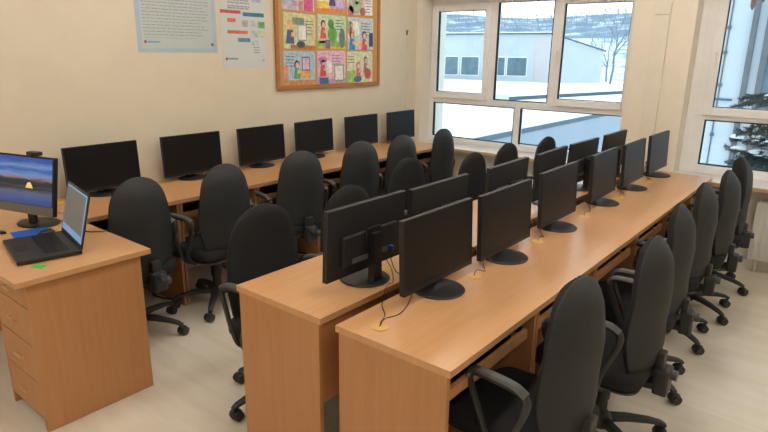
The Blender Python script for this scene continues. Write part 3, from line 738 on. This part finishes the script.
# far building with a sloping roof end
fb = empty('building', (-23., 52., ZR)); tag(fb, 'pale single storey building with snowy roof beyond the flat roof', 'building')
def wp(d, z): # along facade direction A (towards the left)
    return Vector((-.868*d, -.496*d, z))
dA = Vector((-.868, -.496, 0)); dC = Vector((.566, .823, 0)); up = Vector((0, 0, 1))
nA = Vector((-.496, .868, 0)); nC = Vector((-.823, .566, 0))
LA, LC = 20., 5.9; hB, hC, hA = 4.03, 2.56, 3.7
def prism(mb, P, thick, m):
    """polygon P extruded by vector thick"""
    a = [mb.bm.verts.new(p) for p in P]; b = [mb.bm.verts.new(p+thick) for p in P]; kx = mb.mi(m)
    mb.bm.faces.new(a).material_index = kx; mb.bm.faces.new(b[::-1]).material_index = kx
    for i in range(len(P)):
        j = (i+1) % len(P); mb.bm.faces.new((a[i], b[i], b[j], a[j])).material_index = kx
m_ = MB(); O = Vector((0, 0, 0))
prism(m_, [O+up*-.3, dA*LA+up*-.3, dA*LA+up*hA, O+up*hB], nA*9, M['farwall'])
m_.build('facade_wall', None, fb)
m_ = MB(); prism(m_, [O+up*-.3, dC*LC+up*-.3, dC*LC+up*hC, O+up*hB], nC*7, M['farwall']); m_.build('gable_wall', None, fb)
m_ = MB(); prism(m_, [O-nA*.03+up*-.3, O-nA*.03+dA*1.1+up*-.3, O-nA*.03+dA*1.1+up*(hB-.05), O-nA*.03+up*(hB-.05)], nA*.028, M['farpink']); m_.build('corner_strip', None, fb)
m_ = MB()
prism(m_, [dA*-.2-nA*.25+up*(hB+.02), dA*(LA+.2)-nA*.25+up*(hA+.02), dA*(LA+.2)-nA*.25+up*(hA+.2), dA*-.2-nA*.25+up*(hB+.2)], nA*9.3, M['snow'])
prism(m_, [dA*-.2-nA*.3+up*(hB+.0), dA*(LA+.2)-nA*.3+up*(hA+.0), dA*(LA+.2)-nA*.3+up*(hA+.12), dA*-.2-nA*.3+up*(hB+.12)], nA*.045, M['fargrey'])
prism(m_, [dC*.1-nC*.12+up*(hB+.0), dC*(LC+.2)-nC*.12+up*(hC-.0), dC*(LC+.2)-nC*.12+up*(hC+.14), dC*.1-nC*.12+up*(hB+.14)], nC*.1, M['fargrey'])
m_.build('building_roof', None, fb)
def facwin(a, b, z0, z1):
    m_ = MB(); prism(m_, [dA*a-nA*.05+up*z0, dA*b-nA*.05+up*z0, dA*b-nA*.05+up*z1, dA*a-nA*.05+up*z1], nA*.049, M['pvc'])
    o = m_.build('building_window', None, fb)
    m_ = MB(); prism(m_, [dA*(a+.06)-nA*.056+up*(z0+.06), dA*(b-.06)-nA*.056+up*(z0+.06), dA*(b-.06)-nA*.056+up*(z1-.06), dA*(a+.06)-nA*.056+up*(z1-.06)], nA*.005, M['fargate'])
    m_.build('pane', None, o)
for a, b in ((1.75, 3.6), (3.72, 4.75), (6.1, 7.8), (8.0, 9.3)): facwin(a, b, .28, 2.0)
# bare trees
def bare_tree(name, loc, h, seed, label, m=M['bark'], depth=5, spread=.5, group='bare trees outside the window'):
    rr = random.Random(seed); mb = MB()
    def grow(p, d, l, r, n):
        e = p+d*l
        mid = p+d*l*.5+Vector((rr.uniform(-1, 1), rr.uniform(-1, 1), 0))*l*.06
        mb.tube([p, mid, e], [r, r*.85, r*.65], seg=4 if n < 3 else 6)
        if n == 0: return
        for q in range(3 if n > 1 else 4):
            ax = Vector((rr.uniform(-1, 1), rr.uniform(-1, 1), rr.uniform(-.3, .3))).normalized()
            nd = (Matrix.Rotation(rr.uniform(.25, spread+.35), 3, ax) @ d); nd.z += .12; nd.normalize()
            grow(p+(e-p)*rr.uniform(.55, 1.), nd, l*rr.uniform(.58, .78), r*.52, n-1)
    r = empty(name, loc); tag(r, label, 'tree', group)
    grow(Vector((0, 0, 0)), Vector((rr.uniform(-.08, .08), 0, 1)).normalized(), h*.34, h*.014, depth)
    mb.build('branches', m, r)
    return r
bare_tree('bare_tree', (-20.6, 62.5, -1.2), 9.5, 5, 'tall bare tree standing at the low end of the far building')
bare_tree('bare_tree', (-22.2, 66, -1.2), 7.6, 9, 'smaller bare tree just left of the tall bare one')
bare_tree('bare_tree', (-42., 66, -1.0), 8.0, 21, 'bare tree rising behind the flat part of the far building roof', depth=4)
# wooded crest on the hillside
tr = random.Random(11); mb = MB()
for q in range(900):
    u = tr.uniform(.0, .95); v = tr.choice((tr.uniform(.22, .45), tr.uniform(.5, 1.), tr.uniform(.6, .98)))
    x, y, z = -190+u*270, 70+v*150, hz(u, v)-.3; h = tr.uniform(2.2, 4.6); wv = h*.18
    for a in range(3):
        c_, s2 = math.cos(a*1.05+q), math.sin(a*1.05+q)
        mb.poly([(x-.06, y, z), (x+.06, y, z), (x+c_*wv*.3, y+s2*wv*.3, z+h)])
        mb.poly([(x, y, z+h*.3), (x+.1, y, z+h*.34), (x+c_*wv*1.5, y+s2*wv*1.5, z+h*.9)])
        mb.poly([(x, y, z+h*.45), (x+.1, y, z+h*.49), (x-c_*wv*1.2, y-s2*wv*1.2, z+h*.95)])
tag(mb.build('treeline', M['woods']), 'leafless woods on the snowy hillside', 'woods', kind='stuff')

# right window: neighbouring wall, its window, pipe, spruce
YN = 13.
nb = empty('neighbour_house', (-2.4, YN, -4.0)); tag(nb, 'pale rendered house wall with a dark window close outside the right window', 'house')
MB().box(-1.2, 6.5, 0, .4, 0, 9.5).build('house_wall', M['neighbour'], nb)
MB().box(-1.2, .45, -.03, -.001, 4.86, 4.9).build('wall_joint', M['fargrey'], nb)
hw_ = MB(); frame_rect(hw_, .80, 2.7, 4.75, 7.3, .10, -.08, -.001, 0); hw_.box(1.35, 1.42, -.07, -.001, 4.8, 7.25)
wo = hw_.build('house_window', M['pipe'], nb)
MB().box(.9, 2.6, -.02, -.002, 4.85, 7.2).build('pane', M['fargate'], wo)
MB().box(.84, 2.8, -.16, -.001, 3.2, 4.3).build('dark_plinth', M['brown'], nb)
MB().cyl((.62, -.07, 0), (.62, -.07, 9.4), .05).build('downpipe', M['pipe'], nb, smooth=True)
cb = MB().tube([(.22, -.02, 9.4), (.21, -.02, 6), (.20, -.02, .5)], .012, seg=6)
for z in (4.2, 5.15, 5.75, 6.2, 7.2): cb.box(.18, .24, -.06, -.001, z-.03, z+.03)
cb.build('wall_cable', M['pipe'], nb)

def needle_branch(nm, sm, base, d, L, rr, droop=.25, snow=.0):
    """a drooping branch with side twigs and needles"""
    pts = []; p = Vector(base); dd = Vector(d).normalized()
    n = 9
    for q in range(n+1):
        pts.append(p.copy()); p = p+dd*(L/n); dd.z -= droop/n; dd.normalize()
    nm.tube(pts, [.016*(1-q/(n+1))+.003 for q in range(n+1)], M['sprucebark'], seg=5)
    side = Vector((-d[1], d[0], 0)).normalized()
    def twig(a, b):
        ax = (b-a); l = ax.length; ax.normalize()
        nm.tube([a, b], [.004, .002], M['sprucebark'], seg=4)
        c = int(l/.012)
        for q in range(c):
            o = a+ax*(l*q/c)
            for t_ in range(4):
                v = Vector((rr.gauss(0, 1), rr.gauss(0, 1), rr.gauss(.2, 1))); v = (v-ax*v.dot(ax)).normalized()*.038+ax*.022
                wv = ax.cross(v).normalized()*.0055
                nm.poly([o-wv, o+wv, o+v], M['needle'])
    for q in range(1, n):
        a, b = pts[q], pts[q+1] if q < n else pts[q]
        ll = L*.34*(1-q/(n+2))+.06
        ax = (b-a).normalized()
        for sg in (-1, 1):
            e = a+(ax*.7+side*sg*.8+Vector((0, 0, rr.uniform(-.75, .25)))).normalized()*ll*rr.uniform(.8, 1.1)
            twig(a, e)
            m2 = a+(e-a)*.5
            twig(m2, m2+(ax+side*sg*.1).normalized()*ll*.45)
        twig(a, b)
    if snow:
        for q in range(2, n):
            c_ = pts[q]+Vector((rr.uniform(-.06, .06), rr.uniform(-.06, .06), .02)); rx = snow*rr.uniform(.35, .95)
            sm.loft([[c_+Vector((rx*1.5*g_*math.cos(t_)*(1+.2*math.sin(3*t_+q)), rx*1.3*g_*math.sin(t_), z_*rx)) for t_ in [2*PI*j/10 for j in range(10)]] for z_, g_ in ((-.15, .75), (.05, 1.), (.3, .9), (.5, .55), (.58, .2))], M['snow'])
    return pts
sx, sy = -.05, 8.7
sp = empty('spruce_tree', (sx, sy, -4.0)); tag(sp, 'dark spruce with snow on its branches just outside the right window', 'tree')
MB().tube([(0, 0, 0), (.02, 0, 4), (0, 0, 9)], [.17, .11, .03], seg=10).build('trunk', M['sprucebark'], sp, smooth=True)
nm = MB(); sm = MB(); rr = random.Random(4)
for (z, az, L, dr, sn) in [(4.50, 190, 1.15, .25, .0), (4.78, 205, 1.25, .2, .10), (4.62, 170, 1.2, .3, .09), (5.02, 215, 1.0, .2, .12), (4.9, 182, 1.1, .25, .11), (4.3, 200, 1.35, .15, .10), (4.1, 180, 1.3, .3, .08), (4.05, 222, 1.3, .2, .1),
                          (5.28, 178, 1.15, .35, .0), (5.42, 200, 1.0, .25, .0), (5.2, 222, .9, .3, .05), (6.95, 196, 1.2, .55, .0), (7.1, 176, 1.0, .5, .0), (6.8, 220, .95, .4, .0), (6.6, 250, .9, .3, .0), (4.7, 255, 1., .3, .1), (5.7, 300, 1., .3, .0), (4.6, 330, 1.2, .3, .1), (6.2, 20, .9, .3, 0), (5.0, 60, 1.2, .3, 0), (5.6, 110, 1., .3, 0), (4.4, 140, 1.1, .3, .08)] + [(rr.uniform(4.25, 5.15), rr.uniform(184, 240), rr.uniform(.9, 1.7), rr.uniform(.25, .7), rr.choice((0, 0, .07))) for q in range(16)]:
    a = math.radians(az+rr.uniform(0, 30)); needle_branch(nm, sm, (0, 0, z), (math.cos(a), math.sin(a), rr.uniform(.0, .4)), L, rr, dr, sn)
nm.build('needle_branches', None, sp)
sm.build('branch_snow', M['snow'], sp, smooth=True)
for (x, y, z) in ((-1.16, -.32, 6.36), (-1.06, -.34, 6.44), (-.86, -.1, 6.40)):
    MB().lathe([(.006, .0), (.02, -.02), (.028, -.06), (.024, -.11), (.008, -.15)], (x, y, z), seg=10).build('spruce_cone', M['cone'], sp, smooth=True)

# ------------------------------------------------------------------ world, camera, colour
wd = bpy.data.worlds.new('overcast sky'); S.world = wd; wd.use_nodes = True
nt = wd.node_tree; bg = nt.nodes['Background']
tc = nt.nodes.new('ShaderNodeTexCoord'); sp_ = nt.nodes.new('ShaderNodeSeparateXYZ'); rp = nt.nodes.new('ShaderNodeValToRGB')
rp.color_ramp.elements[0].position = .0; rp.color_ramp.elements[0].color = (.92, .98, 1., 1)
rp.color_ramp.elements[1].position = .6; rp.color_ramp.elements[1].color = (.80, .91, 1., 1)
nt.links.new(tc.outputs['Generated'], sp_.inputs[0]); nt.links.new(sp_.outputs['Z'], rp.inputs['Fac']); nt.links.new(rp.outputs['Color'], bg.inputs['Color'])
bg.inputs['Strength'].default_value = 2.3

cd = bpy.data.cameras.new('camera'); co = bpy.data.objects.new('camera', cd); COL.objects.link(co); S.camera = co
ps, th, ro, hc, f = 0.6773, 0.2745, 0.014, 1.6725, 582.14
F = Vector((-math.sin(ps)*math.cos(th), math.cos(ps)*math.cos(th), -math.sin(th)))
R0 = Vector((math.cos(ps), math.sin(ps), 0)); U0 = R0.cross(F)
R = R0*math.cos(ro)+U0*math.sin(ro); U = U0*math.cos(ro)-R0*math.sin(ro)
mx = Matrix((R, U, -F)).transposed().to_4x4(); mx.translation = (0, 0, hc); co.matrix_world = mx
cd.sensor_width = 36; cd.lens = f*36/768; cd.clip_end = 600; cd.clip_start = .02
S.view_settings.view_transform = 'Standard'; S.view_settings.look = 'None'; S.view_settings.gamma = 1; S.view_settings.exposure = 0.0
S.view_settings.use_curve_mapping = False
S.cycles.use_denoising = True; S.cycles.max_bounces = 8; S.cycles.transparent_max_bounces = 12
